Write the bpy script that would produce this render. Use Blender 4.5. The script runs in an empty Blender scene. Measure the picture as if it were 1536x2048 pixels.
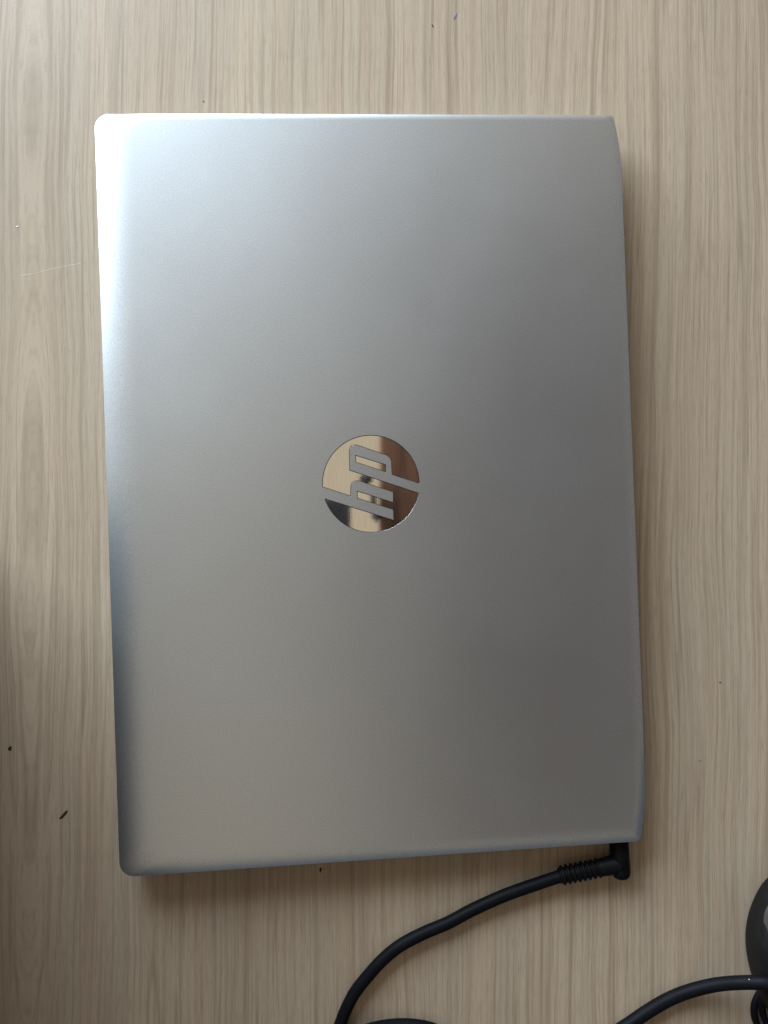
import bpy, bmesh, math, random
from mathutils import Vector, Matrix, Euler

random.seed(7)
S = bpy.context.scene
COL = S.collection

# ------------------------------------------------------------------ camera
FPX = 1480.0
CAM_POS = Vector((-0.02028, -0.01592, 0.35013))
CAM_ROT = Euler((0.00986, -0.07116, 0.00217), "XYZ")
cam_d = bpy.data.cameras.new('camera')
cam = bpy.data.objects.new('camera', cam_d)
COL.objects.link(cam)
cam.location = CAM_POS
cam.rotation_euler = CAM_ROT
cam_d.sensor_fit = 'VERTICAL'
cam_d.sensor_height = 36.0
cam_d.lens = 36.0 * FPX / 2048.0
cam_d.clip_start = 0.01
cam_d.clip_end = 50.0
S.camera = cam
RM = CAM_ROT.to_matrix()


def at(px, py, z=0.0):
    """point at height z seen at photograph pixel (px, py)"""
    d = RM @ Vector(((px - 768.0) / FPX, (1024.0 - py) / FPX, -1.0))
    k = (z - CAM_POS.z) / d.z
    return CAM_POS + d * k


# ------------------------------------------------------------------ room light
world = bpy.data.worlds.new('World')
S.world = world
world.use_nodes = True
bg = world.node_tree.nodes['Background']
bg.inputs['Color'].default_value = (1.0, 0.87, 0.67, 1)
bg.inputs['Strength'].default_value = 0.48

WIN_AZ = Vector((-0.57, 0.822, 0)).normalized()
win_d = bpy.data.lights.new('window_light', 'AREA')
win_d.shape = 'RECTANGLE'
win_d.size = 1.9
win_d.size_y = 1.30
win_d.energy = 142.0
win_d.color = (0.71, 0.87, 1.0)
win = bpy.data.objects.new('window_light', win_d)
COL.objects.link(win)
win.location = WIN_AZ * 1.9 + Vector((0, 0, 0.71))
win.rotation_euler = (-(Vector((0, 0, 0.1)) - win.location)).to_track_quat('Z', 'Y').to_euler()

S.view_settings.view_transform = 'Standard'
S.view_settings.look = 'None'
S.view_settings.exposure = 0.0
S.view_settings.gamma = 1.0


# ------------------------------------------------------------------ node helpers
class NT:
    def __init__(self, name):
        self.m = bpy.data.materials.new(name)
        self.m.use_nodes = True
        self.t = self.m.node_tree
        self.b = self.t.nodes['Principled BSDF']

    def n(self, typ, **kw):
        nd = self.t.nodes.new(typ)
        for k, v in kw.items():
            setattr(nd, k, v)
        return nd

    def put(self, sock, v):
        if isinstance(v, bpy.types.NodeSocket):
            self.t.links.new(v, sock)
        else:
            sock.default_value = v

    def math(self, op, a, b=0.0, c=0.0, clamp=False):
        nd = self.n('ShaderNodeMath', operation=op)
        nd.use_clamp = clamp
        self.put(nd.inputs[0], a)
        self.put(nd.inputs[1], b)
        self.put(nd.inputs[2], c)
        return nd.outputs[0]

    def vec(self, x, y, z=0.0):
        nd = self.n('ShaderNodeCombineXYZ')
        for s, v in zip(nd.inputs, (x, y, z)):
            self.put(s, v)
        return nd.outputs[0]

    def noise(self, v, scale=1.0, detail=2.0, rough=0.5):
        nd = self.n('ShaderNodeTexNoise')
        self.put(nd.inputs['Vector'], v)
        nd.inputs['Scale'].default_value = scale
        nd.inputs['Detail'].default_value = detail
        nd.inputs['Roughness'].default_value = rough
        return nd.outputs['Fac']

    def rng(self, v, a, b, c=0.0, d=1.0, smooth=True):
        nd = self.n('ShaderNodeMapRange')
        nd.interpolation_type = 'SMOOTHSTEP' if smooth else 'LINEAR'
        self.put(nd.inputs['Value'], v)
        for k, x in zip(('From Min', 'From Max', 'To Min', 'To Max'), (a, b, c, d)):
            nd.inputs[k].default_value = x
        return nd.outputs[0]

    def mix(self, f, a, b, mode='MIX'):
        nd = self.n('ShaderNodeMix', data_type='RGBA')
        nd.blend_type = mode
        self.put(nd.inputs[0], f)
        self.put(nd.inputs[6], a)
        self.put(nd.inputs[7], b)
        return nd.outputs[2]

    def bump(self, h, strength, dist):
        nd = self.n('ShaderNodeBump')
        nd.inputs['Strength'].default_value = strength
        nd.inputs['Distance'].default_value = dist
        self.put(nd.inputs['Height'], h)
        self.t.links.new(nd.outputs[0], self.b.inputs['Normal'])

    def set(self, **kw):
        for k, v in kw.items():
            self.put(self.b.inputs[k.replace('_', ' ')], v)
        return self.m

    def xyz(self):
        tc = self.n('ShaderNodeTexCoord')
        sp = self.n('ShaderNodeSeparateXYZ')
        self.t.links.new(tc.outputs['Object'], sp.inputs[0])
        return tc.outputs['Object'], sp.outputs[0], sp.outputs[1], sp.outputs[2]


def wood_material():
    M = NT('pale_oak_laminate')
    P, x, y, z = M.xyz()
    w1 = M.math('SUBTRACT', M.noise(M.vec(M.math('MULTIPLY', x, 11.0), M.math('MULTIPLY', y, 5.0)), 1.0, 2.0), 0.5)
    w2 = M.math('SUBTRACT', M.noise(M.vec(M.math('MULTIPLY', x, 60.0), M.math('MULTIPLY', y, 13.0), 3.7), 1.0, 2.0), 0.5)
    c = at(62, 1080)
    ex = M.math('SUBTRACT', x, c.x)
    ey = M.math('MULTIPLY', M.math('SUBTRACT', y, c.y), 0.030)
    r = M.math('SQRT', M.math('ADD', M.math('ADD', M.math('MULTIPLY', ex, ex), M.math('MULTIPLY', ey, ey)), 0.00004))
    v = M.math('ADD', r, M.math('ADD', M.math('MULTIPLY', w1, 0.0125), M.math('MULTIPLY', w2, 0.0016)))
    side = M.math('MULTIPLY', M.math('SIGN', ex), 5.0)
    # growth rings: sharp-edged streaks of uneven width
    ys = M.math('MULTIPLY', y, 3.0)
    bandA = M.noise(M.vec(M.math('MULTIPLY', v, 290.0), M.math('MULTIPLY', y, 3.2), 1.3), 1.0, 2.0, 0.55)
    bandB = M.noise(M.vec(M.math('MULTIPLY', v, 720.0), M.math('MULTIPLY', y, 9.0), 9.1), 1.0, 3.0, 0.6)
    broad = M.noise(M.vec(M.math('MULTIPLY', v, 34.0), ys, 4.4), 1.0, 1.0)
    hue = M.noise(M.vec(M.math('MULTIPLY', v, 120.0), M.math('MULTIPLY', y, 4.0), 14.0), 1.0, 1.0)
    # pores: short dark flecks and fibres along the grain
    fib = M.noise(M.vec(M.math('MULTIPLY', v, 1900.0), M.math('MULTIPLY', y, 90.0), 2.0), 1.0, 2.0, 0.6)
    pore = M.noise(M.vec(M.math('MULTIPLY', x, 1300.0), M.math('MULTIPLY', y, 140.0), 7.0), 1.0, 1.0)
    light = (0.460, 0.352, 0.254, 1)
    mid = (0.352, 0.259, 0.182, 1)
    dark = (0.195, 0.136, 0.088, 1)
    grey = (0.400, 0.318, 0.236, 1)
    pink = (0.412, 0.308, 0.222, 1)
    col = M.mix(M.rng(hue, 0.35, 0.65), grey, pink)
    col = M.mix(M.rng(broad, 0.35, 0.60, 0.0, 0.75), col, light)
    amt = M.rng(broad, 0.30, 0.70, 0.55, 1.0)
    sA = M.math('MULTIPLY', M.rng(bandA, 0.44, 0.66, 0.0, 0.62), amt)
    col = M.mix(sA, col, mid)
    sA2 = M.math('MULTIPLY', M.rng(bandA, 0.56, 0.74, 0.0, 0.30), amt)
    col = M.mix(sA2, col, dark)
    col = M.mix(M.rng(bandB, 0.44, 0.70, 0.0, 0.38), col, dark)
    bandC = M.noise(M.vec(M.math('MULTIPLY', v, 150.0), M.math('MULTIPLY', y, 2.0), 21.0), 1.0, 1.0)
    ln = M.math('ABSOLUTE', M.math('SUBTRACT', M.math('FRACT', M.math('MULTIPLY', bandC, 7.0)), 0.5))
    brk = M.noise(M.vec(M.math('MULTIPLY', v, 200.0), M.math('MULTIPLY', y, 14.0), 31.0), 1.0, 2.0)
    col = M.mix(M.math('MULTIPLY', M.rng(ln, 0.13, 0.0, 0.0, 0.42), M.rng(brk, 0.38, 0.62, 0.25, 1.0)), col, dark)
    col = M.mix(M.rng(bandB, 0.42, 0.25, 0.0, 0.30), col, light)
    col = M.mix(M.rng(fib, 0.44, 0.74, 0.0, 0.30), col, dark)
    col = M.mix(M.rng(pore, 0.62, 0.78, 0.0, 0.22), col, dark)
    # faint weave-like embossing of the laminate
    emb = M.noise(M.vec(M.math('MULTIPLY', x, 500.0), M.math('MULTIPLY', y, 1500.0)), 1.0, 1.0)
    hgt = M.math('ADD', M.math('MULTIPLY', fib, 0.6), M.math('MULTIPLY', emb, 0.5))
    M.bump(hgt, 0.35, 0.00012)
    return M.set(Base_Color=col, Roughness=M.rng(fib, 0.3, 0.7, 0.42, 0.52), Specular_IOR_Level=0.40)


def alu_material(name, base=(0.574, 0.600, 0.634), rough=0.385, bump=0.25):
    M = NT(name)
    P, x, y, z = M.xyz()
    sp = M.noise(P, 1900.0, 2.0, 0.7)
    br = M.noise(M.vec(M.math('MULTIPLY', x, 260.0), M.math('MULTIPLY', y, 2400.0), z), 1.0, 2.0)
    sm = M.noise(P, 22.0, 3.0, 0.55)
    sg = M.noise(P, 9.0, 4.0, 0.65)
    tooth = M.noise(P, 900.0, 2.0, 0.6)
    k = M.math('ADD', M.rng(sp, 0.25, 0.75, 0.82, 1.18, False), M.math('MULTIPLY', M.math('SUBTRACT', br, 0.5), 0.05))
    k = M.math('ADD', k, M.math('MULTIPLY', M.math('SUBTRACT', sm, 0.5), 0.03))
    col = M.mix(1.0, (*base, 1), M.vec(k, k, k), 'MULTIPLY')
    M.bump(M.math('ADD', M.math('MULTIPLY', tooth, 0.7), M.math('ADD', sp, M.math('MULTIPLY', br, 0.4))), bump, 0.00004)
    ro = M.math('ADD', rough, M.math('ADD', M.math('MULTIPLY', M.math('SUBTRACT', sm, 0.5), 0.03), M.rng(sg, 0.50, 0.68, 0.0, 0.010)))
    dust = M.noise(P, 620.0, 1.0, 0.5)
    col = M.mix(M.rng(dust, 0.76, 0.84, 0.0, 0.16), col, (0.85, 0.85, 0.85, 1))
    return M.set(Base_Color=col, Metallic=1.0, Roughness=ro)


def chrome_material():
    M = NT('polished_metal')
    P, x, y, z = M.xyz()
    br = M.noise(M.vec(M.math('MULTIPLY', x, 2200.0), M.math('MULTIPLY', y, 90.0), z), 1.0, 3.0, 0.6)
    k = M.rng(br, 0.3, 0.7, 0.92, 1.04, False)
    col = M.mix(1.0, (0.93, 0.89, 0.83, 1), M.vec(k, k, k), 'MULTIPLY')
    M.bump(br, 0.05, 0.00002)
    return M.set(Base_Color=col, Metallic=1.0, Roughness=0.035)


def plastic(name, col, rough, spec=0.5, grain=0.15, scale=2500.0):
    M = NT(name)
    P, x, y, z = M.xyz()
    nz = M.noise(P, scale, 2.0, 0.6)
    dust = M.noise(P, 160.0, 3.0, 0.6)
    c = M.mix(M.rng(dust, 0.45, 0.8, 0.0, 0.25), (*col, 1), tuple(min(1, q * 1.7 + 0.006) for q in col) + (1,))
    if grain:
        M.bump(nz, grain, 0.00006)
    return M.set(Base_Color=c, Roughness=M.math('ADD', rough, M.math('MULTIPLY', M.math('SUBTRACT', dust, 0.5), 0.12)),
                 Specular_IOR_Level=spec)


WOOD = wood_material()
ALU = alu_material('satin_silver_aluminium')
ALU_BASE = alu_material('silver_base', (0.50, 0.51, 0.52), 0.42)
RIM = alu_material('bright_cut_rim', (0.62, 0.62, 0.62), 0.35, 0.05)
CHROME = chrome_material()
RUBBER = plastic('black_rubber', (0.0036, 0.0036, 0.0052), 0.55, 0.09)
PLUGM = plastic('black_moulded_plastic', (0.0030, 0.0030, 0.0036), 0.52, 0.11)
MOUSE_B = plastic('matt_black_plastic', (0.0068, 0.0060, 0.0056), 0.55, 0.14)
MOUSE_S = alu_material('blue_grey_shell', (0.30, 0.35, 0.40), 0.33, 0.2)
CHIP = plastic('dark_chip', (0.045, 0.026, 0.020), 0.8, 0.2)
CHIPV = plastic('violet_ink', (0.20, 0.165, 0.20), 0.8, 0.2)
PALE = plastic('pale_fleck', (0.72, 0.70, 0.66), 0.6, 0.3)
BROWN = plastic('dark_brown_wood', (0.12, 0.062, 0.040), 0.6, 0.3, 0)
SLATE = plastic('slate_blue_surround', (0.045, 0.052, 0.061), 0.7, 0.3, 0)
DARK = plastic('charcoal_panel', (0.018, 0.018, 0.022), 0.7, 0.3, 0)




def stained_material():
    M = NT('stained_red_brown_wood')
    P, x, y, z = M.xyz()
    a = M.noise(M.vec(M.math('MULTIPLY', x, 30.0), M.math('MULTIPLY', y, 4.0), z), 1.0, 3.0)
    col = M.mix(M.rng(a, 0.35, 0.65), (0.055, 0.026, 0.018, 1), (0.20, 0.095, 0.062, 1))
    return M.set(Base_Color=col, Roughness=0.5)


STAINED = stained_material()

# ------------------------------------------------------------------ object helpers
def link(name, bm, mat, parent=None, smooth=True, sharp=None):
    me = bpy.data.meshes.new(name)
    bmesh.ops.recalc_face_normals(bm, faces=bm.faces)
    bm.to_mesh(me)
    bm.free()
    if smooth:
        me.shade_smooth()
        if sharp:
            me.set_sharp_from_angle(angle=math.radians(sharp))
    me.materials.append(mat)
    o = bpy.data.objects.new(name, me)
    COL.objects.link(o)
    if parent:
        o.parent = parent
    return o


def tag(o, label=None, cat=None, group=None, kind=None):
    for k, v in (('label', label), ('category', cat), ('group', group), ('kind', kind)):
        if v:
            o[k] = v
    return o


def empty(name, loc=(0, 0, 0), rz=0.0):
    o = bpy.data.objects.new(name, None)
    COL.objects.link(o)
    o.location = loc
    o.rotation_euler = (0, 0, rz)
    o.empty_display_size = 0.02
    return o


def catmull(pts, per=10):
    out = []
    n = len(pts)
    for i in range(n - 1):
        p0 = pts[max(i - 1, 0)]
        p1, p2 = pts[i], pts[i + 1]
        p3 = pts[min(i + 2, n - 1)]
        for k in range(per):
            t = k / per
            out.append(0.5 * ((2 * p1) + (p2 - p0) * t + (2 * p0 - 5 * p1 + 4 * p2 - p3) * t * t
                              + (3 * p1 - p0 - 3 * p2 + p3) * t ** 3))
    out.append(pts[-1].copy())
    return out


def tube(bm, pts, rad, seg=16, cap=True):
    """rad: number or list of one radius per point"""
    if not isinstance(rad, (list, tuple)):
        rad = [rad] * len(pts)
    rings = []
    up = Vector((0, 0, 1))
    for i, p in enumerate(pts):
        t = (pts[min(i + 1, len(pts) - 1)] - pts[max(i - 1, 0)]).normalized()
        a = t.cross(up)
        if a.length < 1e-4:
            a = Vector((1, 0, 0))
        a.normalize()
        b = a.cross(t).normalized()
        rings.append([bm.verts.new(p + (a * math.cos(2 * math.pi * k / seg) + b * math.sin(2 * math.pi * k / seg)) * rad[i])
                      for k in range(seg)])
    for r0, r1 in zip(rings, rings[1:]):
        for k in range(seg):
            bm.faces.new((r0[k], r0[(k + 1) % seg], r1[(k + 1) % seg], r1[k]))
    if cap:
        bm.faces.new(rings[0])
        bm.faces.new(rings[-1])


def box(bm, x0, x1, y0, y1, z0, z1):
    v = [bm.verts.new((x, y, z)) for z in (z0, z1) for x, y in ((x0, y0), (x1, y0), (x1, y1), (x0, y1))]
    for f in ((0, 1, 2, 3), (4, 5, 6, 7), (0, 1, 5, 4), (1, 2, 6, 5), (2, 3, 7, 6), (3, 0, 4, 7)):
        bm.faces.new([v[i] for i in f])


# ------------------------------------------------------------------ desk
bm = bmesh.new()
box(bm, -0.95, 0.75, -0.62, 0.62, -0.025, 0.0)
bmesh.ops.bevel(bm, geom=list(bm.edges), offset=0.0015, segments=2, affect='EDGES')
desk = link('table', bm, WOOD, smooth=False)
tag(desk, kind='structure')


def blot(px, py, rx, ry, rot, mat, name, seed, h=0.00012):
    rnd = random.Random(seed)
    bm = bmesh.new()
    c = at(px, py)
    k = 0.001 / 4.23
    n = 9
    ring = []
    for i in range(n):
        a = 2 * math.pi * i / n
        q = 0.62 + 0.5 * rnd.random()
        X, Y = math.cos(a) * rx * q * k, math.sin(a) * ry * q * k
        ring.append((X * math.cos(rot) - Y * math.sin(rot), X * math.sin(rot) + Y * math.cos(rot)))
    lo = [bm.verts.new((c.x + X, c.y + Y, 0.00002)) for X, Y in ring]
    hi = [bm.verts.new((c.x + X * .7, c.y + Y * .7, h)) for X, Y in ring]
    for i in range(n):
        bm.faces.new((lo[i], lo[(i + 1) % n], hi[(i + 1) % n], hi[i]))
    bm.faces.new(hi)
    return link(name, bm, mat, desk)


# ------------------------------------------------------------------ laptop
LAP_W, LAP_L = 0.2396, 0.3378
TH = math.radians(2.2)
LOC = Vector((0.0001, -0.0004, 0.0))
laptop = empty('laptop', LOC, TH)
tag(laptop, 'closed silver laptop with round mirrored emblem, lying on the pale wood table', 'laptop')
HW, HL = LAP_W / 2, LAP_L / 2


def bez(p0, p1, p2, n):
    return [((1 - t) ** 2 * p0[0] + 2 * t * (1 - t) * p1[0] + t * t * p2[0],
             (1 - t) ** 2 * p0[1] + 2 * t * (1 - t) * p1[1] + t * t * p2[1]) for t in (i / n for i in range(n))]


def lin(p0, p1, n):
    return [(p0[0] + (p1[0] - p0[0]) * i / n, p0[1] + (p1[1] - p0[1]) * i / n) for i in range(n)]


def loop(il, ir, it, ib, rl, rr, taper, run):
    """closed outline; il..ib are insets of the four sides, rl/rr corner radii,
    taper = how far the hinge side draws in at its two ends over a length run"""
    x0, x1, y0, y1 = -HW + il, HW - ir, -HL + ib, HL - it
    pts = []
    pts += lin((x0, y0 + rl), (x0, y1 - rl), 60)
    for i in range(16):
        a = math.pi - math.pi / 2 * i / 16
        pts.append((x0 + rl + rl * math.cos(a), y1 - rl + rl * math.sin(a)))
    pts += lin((x0 + rl, y1), (x1 - taper - rr, y1), 50)
    pts += bez((x1 - taper - rr, y1), (x1 - taper, y1), (x1 - taper + rr * .35, y1 - rr), 8)
    pts += bez((x1 - taper + rr * .35, y1 - rr), (x1, y1 - run * .55), (x1, y1 - run), 16)
    pts += lin((x1, y1 - run), (x1, y0 + run), 60)
    pts += bez((x1, y0 + run), (x1, y0 + run * .55), (x1 - taper + rr * .35, y0 + rr), 16)
    pts += bez((x1 - taper + rr * .35, y0 + rr), (x1 - taper, y0), (x1 - taper - rr, y0), 8)
    pts += lin((x1 - taper - rr, y0), (x0 + rl, y0), 50)
    for i in range(16):
        a = -math.pi / 2 - math.pi / 2 * i / 16
        pts.append((x0 + rl + rl * math.cos(a), y0 + rl + rl * math.sin(a)))
    return pts


OUT = loop(0, 0, 0, 0, 0.0065, 0.0016, 0.0034, 0.027)
INN = loop(0.0170, 0.0060, 0.0030, 0.0095, 0.010, 0.0012, 0.0034, 0.027)
INF = loop(0.0320, 0.0150, 0.0150, 0.0200, 0.014, 0.002, 0.0030, 0.027)
ZT, ZB = 0.0158, 0.0102


def rim_z(p):
    """height of the lid's rim: the front edge (left) is rolled down further"""
    q = min(1.0, (p[0] + HW) / 0.035)
    q = q * q * (3 - 2 * q)
    b = max(0.0, min(1.0, 1 - (p[1] + HL) / 0.05))
    return ZT - (0.0019 * (1 - q) + (0.00035 + 0.0009 * b) * q)



# emblem outline traced in millimetres round its own centre
EC = at(620 + 752 / 6.144, 840 + 783 / 6.144, ZT)
EC = Matrix.Rotation(-TH, 3, 'Z') @ (Vector((EC.x, EC.y, 0)) - LOC)
ZS = (0.3499 - ZT) / FPX / 6.144          # metres per traced unit at lid height
ROT = Matrix.Rotation(-TH, 2)


def e(px, py):
    q = ROT @ Vector(((px - 752) * ZS * 1.0, -(py - 783) * ZS))
    return (EC.x + q.x, EC.y + q.y)


def arc(a, b, n, r=602):
    return [(752 + r * math.cos(math.radians(a + (b - a) * i / n)), 783 + r * math.sin(math.radians(a + (b - a) * i / n)))
            for i in range(n + 1)]


def rnd3(p, c, q, n=6):
    return [((1 - t) ** 2 * p[0] + 2 * t * (1 - t) * c[0] + t * t * q[0],
             (1 - t) ** 2 * p[1] + 2 * t * (1 - t) * c[1] + t * t * q[1]) for t in (i / n for i in range(n + 1))]


def ang(x, y):
    return math.degrees(math.atan2(y - 783, x - 752))


MAIN = arc(ang(155, 828), ang(1350, 782) + 360, 90)
MAIN += [(1005, 672)] + rnd3((998, 520), (994, 455), (930, 430)) + rnd3((600, 318), (492, 283), (486, 380))
MAIN += [(491, 615)]
MAIN += arc(ang(1342, 893), ang(185, 962), 80)
MAIN += [(1028, 1226), (1022, 1105), (577, 963), (577, 869), (1022, 1008), (1022, 888)]
MAIN += rnd3((640, 765), (508, 718), (505, 830)) + [(502, 940)]
CNT = [(556, 429), (935, 545), (936, 642), (557, 521)]
MAIN = [e(*p) for p in MAIN]
CNT = [e(*p) for p in CNT]


def area(P):
    return sum(P[i][0] * P[(i + 1) % len(P)][1] - P[(i + 1) % len(P)][0] * P[i][1] for i in range(len(P))) / 2


def offset(P, d):
    """shrink a closed polygon by d"""
    s = 1 if area(P) > 0 else -1
    out = []
    n = len(P)
    for i in range(n):
        a, b, c = Vector(P[i - 1]), Vector(P[i]), Vector(P[(i + 1) % n])
        u, v = (b - a).normalized(), (c - b).normalized()
        n1, n2 = Vector((-u.y, u.x)) * s, Vector((-v.y, v.x)) * s
        m = n1 + n2
        m = m / max(m.length_squared / 2, 0.35)
        out.append((b.x + m.x * d, b.y + m.y * d))
    return out


def fill(bm, loops, z):
    edges = []
    allv = []
    for P in loops:
        vs = [bm.verts.new((p[0], p[1], z)) for p in P]
        allv.append(vs)
        edges += [bm.edges.new((vs[i], vs[(i + 1) % len(vs)])) for i in range(len(vs))]
    bmesh.ops.triangle_fill(bm, use_beauty=True, use_dissolve=False, edges=edges)
    return allv


# lid shell
OUT = [(p[0], p[1] * (1 + max(0.0, 0.0152 - rim_z(p)) / 0.335)) for p in OUT]
bm = bmesh.new()
rings = []
n = len(OUT)
cen = (0, 0)
rings.append([bm.verts.new((p[0] * .985, p[1] * .99, ZB + 0.0002)) for p in OUT])
rings.append([bm.verts.new((p[0] * .9985, p[1] * .999, ZB)) for p in OUT])
rings.append([bm.verts.new((p[0], p[1], ZB + 0.0003)) for p in OUT])
rings.append([bm.verts.new((p[0], p[1], rim_z(p) - 0.0002)) for p in OUT])
rings.append([bm.verts.new((p[0] * .9995, p[1] * .9997, rim_z(p))) for p in OUT])
NP = 22
for k in range(1, NP + 1):
    t = k / NP
    t = 1 - math.cos(t * math.pi / 2)          # finer rings near the rim
    w = 1 - (1 - t) ** 2.6
    rings.append([bm.verts.new((a[0] * .9995 + (b[0] - a[0]) * t, a[1] * .9997 + (b[1] - a[1]) * t, rim_z(a) + (ZT - rim_z(a)) * w))
                  for a, b in zip(OUT, INN)])
rings.append([bm.verts.new((p[0], p[1], ZT)) for p in INF])
for r0, r1 in zip(rings, rings[1:]):
    for i in range(n):
        bm.faces.new((r0[i], r0[(i + 1) % n], r1[(i + 1) % n], r1[i]))
fe = [bm.edges.get((rings[-1][i], rings[-1][(i + 1) % n])) for i in range(n)]
for P in (MAIN, CNT):
    vs = [bm.verts.new((p[0], p[1], ZT)) for p in P]
    fe += [bm.edges.new((vs[i], vs[(i + 1) % len(vs)])) for i in range(len(vs))]
bmesh.ops.triangle_fill(bm, use_beauty=True, use_dissolve=False, edges=fe)
bm.faces.new(rings[0])
lid = link('lid', bm, ALU, laptop)

# emblem: polished plates let into the lid with a bright chamfered rim
bm = bmesh.new()
DZ = 0.00034
for P in (MAIN, CNT):
    fill(bm, [offset(P, 0.00030)], ZT - DZ + 0.00012)
emb = link('emblem', bm, CHROME, lid, smooth=False)
bm = bmesh.new()
for P in (MAIN, CNT):
    Q = offset(P, 0.00016)
    a = [bm.verts.new((p[0], p[1], ZT)) for p in P]
    b = [bm.verts.new((p[0], p[1], ZT - DZ - 0.00002)) for p in Q]
    for i in range(len(P)):
        bm.faces.new((a[i], a[(i + 1) % len(P)], b[(i + 1) % len(P)], b[i]))
bmG = bmesh.new()
for P in (MAIN, CNT):
    fill(bmG, [offset(P, 0.00004)], ZT - DZ)
link('seam', bmG, DARK, lid, smooth=False)
me_rim = link('rim', bm, RIM, lid, smooth=False)

# base
bm = bmesh.new()
prev = None
prof = [(0.0150, 0.0016), (0.0060, 0.0018), (0.0022, 0.0042), (0.0008, 0.0078), (0.0006, 0.0094), (0.0010, 0.0099)]
rs = []
for ins, z in prof:
    P = loop(ins, ins + .001, ins, ins, 0.0065, 0.0016, 0.0034, 0.027)
    rs.append([bm.verts.new((p[0], p[1], z)) for p in P])
for r0, r1 in zip(rs, rs[1:]):
    for i in range(n):
        bm.faces.new((r0[i], r0[(i + 1) % n], r1[(i + 1) % n], r1[i]))
bm.faces.new(rs[0])
bm.faces.new(rs[-1])
base = link('base', bm, ALU_BASE, laptop, sharp=40)
for sx in (-1, 1):
    bm = bmesh.new()
    box(bm, sx * 0.090 - 0.004, sx * 0.090 + 0.004, -0.13, 0.13, 0.0, 0.0022)
    bmesh.ops.bevel(bm, geom=list(bm.edges), offset=0.0005, segments=1, affect='EDGES')
    link('rubber_foot', bm, RUBBER, laptop, smooth=False)
# front lip of the base that shows past the lid between the two notches
inv = Matrix.Rotation(-TH, 3, 'Z')
ya, yb = (inv @ at(217, 1087, 0.010)).y, (inv @ at(198, 549, 0.010)).y
bm = bmesh.new()
box(bm, -HW - 0.0004, -HW + 0.004, ya, yb, 0.0055, 0.00985)
bmesh.ops.bevel(bm, geom=list(bm.edges), offset=0.0003, segments=2, affect='EDGES')
link('front_lip', bm, ALU_BASE, laptop, smooth=False)
# side ports along the short edge facing down
for px, w in ((1237, 0.0065), (1150, 0.013), (1060, 0.0090), (985, 0.013)):
    c = inv @ at(px, 1690, 0.006)
    bm = bmesh.new()
    box(bm, c.x - w / 2, c.x + w / 2, -HL + 0.0004, -HL + 0.003, 0.0052, 0.0092)
    link('port', bm, DARK, laptop, smooth=False)

# ------------------------------------------------------------------ power cable with right-angle plug
pc = empty('power_cable', at(1237, 1720))
tag(pc, 'black power cable with ribbed right-angle plug, plugged into the laptop side', 'cable')
bpy.context.view_layer.update()
offs = -pc.location


def shift(P):
    return [p + offs for p in P]


ZP = 0.0062
A, B = at(1237, 1672, ZP), at(1243, 1757, ZP)
d = (B - A).normalized()
L = (B - A).length
pts, rad = [], []
for k, r in ((0, .0040), (.02, .0044), (.5, .00445), (.80, .00445), (.90, .0042), (.96, .0034), (.99, .0022), (1.0, .0006)):
    pts.append(A + d * (L * k))
    rad.append(r)
bm = bmesh.new()
tube(bm, shift(pts), rad, 28)
link('plug', bm, PLUGM, pc)
A, B = at(1240, 1727, ZP), at(1118, 1752, 0.0050)
d = (B - A).normalized()
L = (B - A).length
bm = bmesh.new()
pts, rad = [], []
for i in range(0, 9):
    k = i / 8 * 0.36
    pts.append(A + d * (L * k))
    rad.append(.00465 - .0008 * i / 8)
link_pts = shift(pts)
tube(bm, link_pts, rad, 28)
link('plug_arm', bm, PLUGM, pc)
pts, rad = [], []
NR = 8
for i in range(NR * 12 + 1):
    k = 0.34 + 0.66 * i / (NR * 12)
    ph = (i % 12) / 12
    ribs = .0039 + .00045 * math.tanh(3 * math.sin(2 * math.pi * ph))
    pts.append(A + d * (L * k))
    rad.append(ribs if 0 < i < NR * 12 else .0030)
bm = bmesh.new()
tube(bm, shift(pts), rad, 24)
link('strain_relief', bm, PLUGM, pc, sharp=50)
CR = 0.00285
pp = [(1128, 1750, .0050), (1112, 1755, .0050), (1076, 1767, .0046), (1011, 1790, .0038), (946, 1819, CR), (897, 1845, CR), (848, 1866, CR),
      (802, 1890, CR), (767, 1918, CR), (734, 1954, CR), (705, 1993, CR), (680, 2050, CR), (655, 2140, CR), (650, 2240, CR),
      (700, 2330, CR), (800, 2350, CR), (900, 2300, CR), (945, 2200, CR), (930, 2110, CR), (875, 2063, CR), (795, 2051, CR),
      (710, 2072, .0062), (640, 2130, .0085), (560, 2210, .006), (470, 2300, CR), (350, 2380, CR)]
P = catmull([at(a, b, z) for a, b, z in pp], 10)
bm = bmesh.new()
tube(bm, shift(P), CR, 20)
link('cord', bm, RUBBER, pc)

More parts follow.
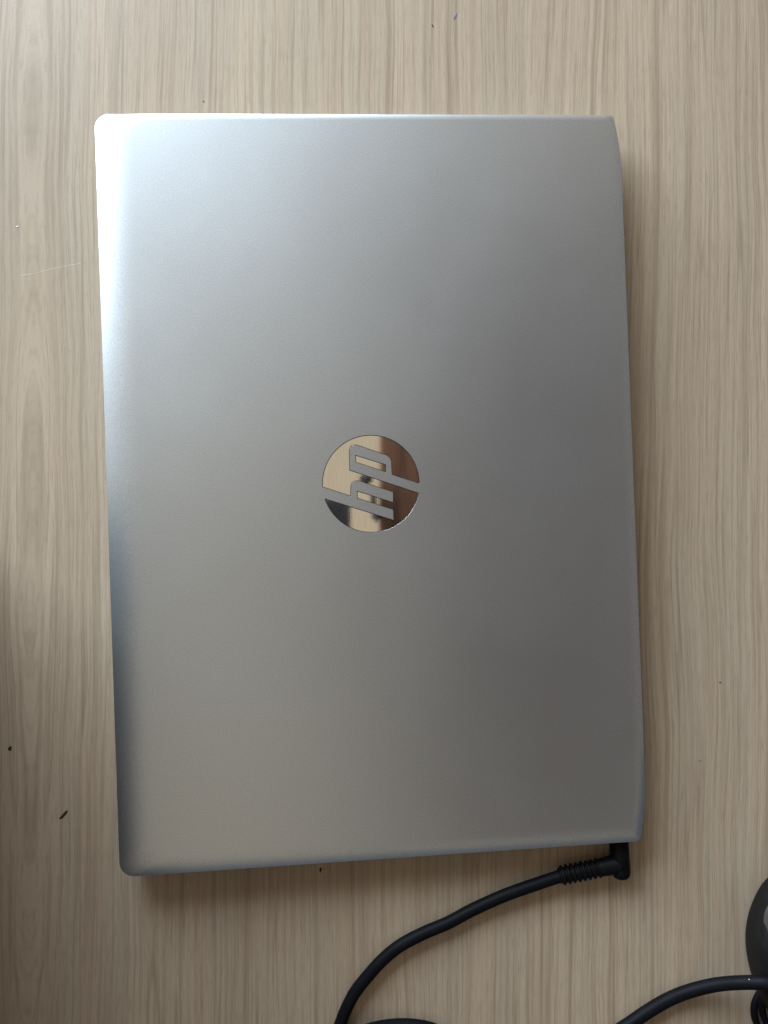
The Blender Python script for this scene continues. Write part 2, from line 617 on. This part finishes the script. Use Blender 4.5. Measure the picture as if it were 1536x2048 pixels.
# ------------------------------------------------------------------ second cable, crossing in front of the mouse
C2 = 0.0030
sc_ = empty('thick_cable', at(1400, 1976))
tag(sc_, 'thick black cable arching across the lower right corner, over the mouse cord', 'cable')
offs2 = -sc_.location
pp = [(980, 2330, C2), (1080, 2215, C2), (1170, 2120, C2), (1230, 2068, C2), (1262, 2046, C2), (1297, 2022, C2), (1339, 1998, C2), (1383, 1981, .0045),
      (1435, 1969, .0090), (1488, 1965, .0155), (1536, 1966, .0205), (1600, 1972, .0215), (1680, 1990, .0120), (1780, 2040, C2), (1900, 2110, C2)]
P = catmull([at(a, b, z) for a, b, z in pp], 10)
bm = bmesh.new()
tube(bm, [p + offs2 for p in P], C2, 20)
link('cord', bm, RUBBER, sc_)
q = at(1500, 1961, 0.0195)
bm = bmesh.new()
bmesh.ops.create_icosphere(bm, subdivisions=2, radius=0.00032, matrix=Matrix.Translation(q + offs2 + Vector((0, 0, -0.0006))) @ Matrix.Rotation(-.6, 4, 'Z') @ Matrix.Diagonal((1.5, .55, .5, 1)))
link('fleck', bm, PALE, sc_)

# ------------------------------------------------------------------ mouse (mostly outside the frame)
mo = at(1584, 1980)
mouse = empty('computer_mouse', mo)
tag(mouse, 'black computer mouse with blue-grey top shell at the right edge of the table', 'mouse')
K = 0.001 / 4.23
rowsM = [(1697, 6), (1700, 34), (1708, 56), (1722, 74), (1739, 87), (1764, 101), (1791, 111), (1821, 116), (1856, 114), (1891, 106), (1921, 96), (1951, 84), (1976, 66), (1990, 42), (1996, 22), (1998, 4)]
SEC = [(.88, .0008), (.95, .003), (1.0, .008), (1.0, .0145), (.985, .0185), (.93, .0212), (.70, .0225), (.34, .0235)]
SEC = [(-a, z) for a, z in SEC] + [(0, .0238)] + [(a, z) for a, z in reversed(SEC)]
bm = bmesh.new()
rows = []
for yy, hw in rowsM:
    t = (yy - 1695) / 305
    hz = 0.30 + 0.70 * max(0.0, math.sin(math.pi * min(1, max(0, t)) ** 0.85)) ** 0.6
    rows.append([bm.verts.new((a * hw * K, (1950 - yy) * K, 0.0008 + (z - 0.0008) * hz)) for a, z in SEC])
ns = len(SEC)
for r0, r1 in zip(rows, rows[1:]):
    for j in range(ns - 1):
        bm.faces.new((r0[j], r0[j + 1], r1[j + 1], r1[j]))
    bm.faces.new((r0[0], r1[0], r1[-1], r0[-1]))
bm.faces.new(rows[0])
bm.faces.new(rows[-1])
bmesh.ops.remove_doubles(bm, verts=bm.verts, dist=0.0001)
body = link('body', bm, MOUSE_B, mouse)
sub = body.modifiers.new('smooth', 'SUBSURF')
sub.levels = sub.render_levels = 2
# top shell: an oval cap that rides proud of the black body
bm = bmesh.new()
rr = []
cx, cy, ra, rb = 0.0, (1950 - 1768) * K, 103 * K, 60 * K
for i in range(9):
    f = 1 - i / 9
    ring = []
    for j in range(40):
        a = 2 * math.pi * j / 40
        X = cx + ra * f * math.copysign(abs(math.cos(a)) ** .83, math.cos(a))
        Y = cy + rb * f * math.copysign(abs(math.sin(a)) ** .83, math.sin(a))
        ring.append(bm.verts.new((X, Y, 0.0212 + 0.0160 * math.sqrt(max(0, 1 - f * f * .93)))))
    rr.append(ring)
for r0, r1 in zip(rr, rr[1:]):
    for j in range(40):
        bm.faces.new((r0[j], r0[(j + 1) % 40], r1[(j + 1) % 40], r1[j]))
bm.faces.new(rr[-1])
lowr = [bm.verts.new((v.co.x * .99, cy + (v.co.y - cy) * .99, 0.016)) for v in rr[0]]
for j in range(40):
    bm.faces.new((rr[0][j], rr[0][(j + 1) % 40], lowr[(j + 1) % 40], lowr[j]))
link('top_shell', bm, MOUSE_S, mouse, sharp=60)
# cord of the mouse, looped under the thick cable
MR = 0.00165
pp = [(1585, 1995, .004), (1545, 1975, MR), (1522, 1985, MR), (1509, 2010, MR), (1511, 2040, MR), (1530, 2075, MR), (1570, 2095, MR), (1610, 2060, MR + .003),
      (1590, 2005, .0052), (1550, 1985, .0050), (1527, 1995, .0050), (1524, 2015, .0045), (1531, 2042, .0042), (1550, 2075, .004), (1600, 2130, MR), (1700, 2260, MR)]
P = catmull([at(a, b, z) for a, b, z in pp], 10)
bm = bmesh.new()
tube(bm, [p - mo for p in P], MR, 14)
link('cord', bm, RUBBER, mouse)

# ------------------------------------------------------------------ wear on the table top
blot(20, 1497, 5, 5, 0.2, CHIP, 'chip', 1)
blot(127, 1630, 11, 4, 0.8, CHIP, 'chip', 2)
blot(641, 1740, 3, 6, -0.2, CHIP, 'chip', 3)
blot(865, 51, 1.6, 5, 0.5, CHIP, 'chip', 4)
blot(910, 33, 3.2, 9, -0.5, CHIPV, 'ink_stain', 5)
blot(1440, 1365, 3, 1.5, 0, CHIP, 'chip', 6)
blot(1400, 1521, 4, 1.2, 0.3, CHIPV, 'chip', 8)
blot(407, 203, 1.8, 1.8, 0, CHIP, 'chip', 9)
blot(35, 453, 3.2, 1.6, 0.3, PALE, 'fleck', 10)
# thin scratch left of the laptop
bm = bmesh.new()
P = catmull([at(42, 551), at(70, 547), at(105, 538), at(140, 531), at(176, 524)], 2)
tube(bm, [p + Vector((0, 0, -0.00003)) for p in P], 0.00008, 6)
link('scratch', bm, PALE, desk)

# ------------------------------------------------------------------ unseen blocks added to shade the table and to mirror in the metal
bm = bmesh.new()
box(bm, -0.62, -0.202, -0.60, -0.010, 0.0, 0.24)
blocker = tag(link('shadow_blocker', bm, DARK, smooth=False), kind='structure')  # added block out of view; casts the shade on the table's lower left
bm = bmesh.new()
box(bm, 0.062, 0.62, -0.75, 0.60, 0.90, 0.96)
slab = tag(link('brown_reflection_slab', bm, STAINED, smooth=False), kind='structure')  # added slab out of view; gives emblem and lid their brown reflection


def mirrored(px, py, z):
    """where the emblem at this pixel looks when it mirrors something at height z"""
    p = at(px, py, ZT)
    q = p + (p - Vector((CAM_POS.x, CAM_POS.y, ZT))) * ((z - ZT) / (CAM_POS.z - ZT))
    return q.x, q.y


for (px, py, w, h) in ((733, 957, .020, .022), (748, 1001, .008, .045), (754, 1032, .014, .022)):
    mx, my = mirrored(px, py, 0.89)
    bm = bmesh.new()
    box(bm, mx - w / 2, mx + w / 2, my - h / 2, my + h / 2, 0.885, 0.93)
    bmesh.ops.bevel(bm, geom=list(bm.edges), offset=0.006, segments=3, affect='EDGES')
    link('reflection_block', bm, DARK, slab)  # added boxes, only there for the dark patches mirrored in the emblem
bm = bmesh.new()
box(bm, -0.15, 0.027, -0.26, 0.034, 1.50, 1.54)
tag(link('phone_stand_in', bm, DARK, smooth=False), kind='structure')  # added dark slab; its mirror image stands for the phone overhead

for nm, b_ in (('dark_surround', (0.80, 0.86, -1.2, 0.9, -0.6, 0.88)), ('dark_surround', (-1.0, 0.80, -0.95, -0.90, -0.6, 0.75))):
    bm = bmesh.new()
    box(bm, *b_)
    tag(link(nm, bm, SLATE, smooth=False), kind='structure')  # added dark blocks out of view; darken the lid edges and cut the fill
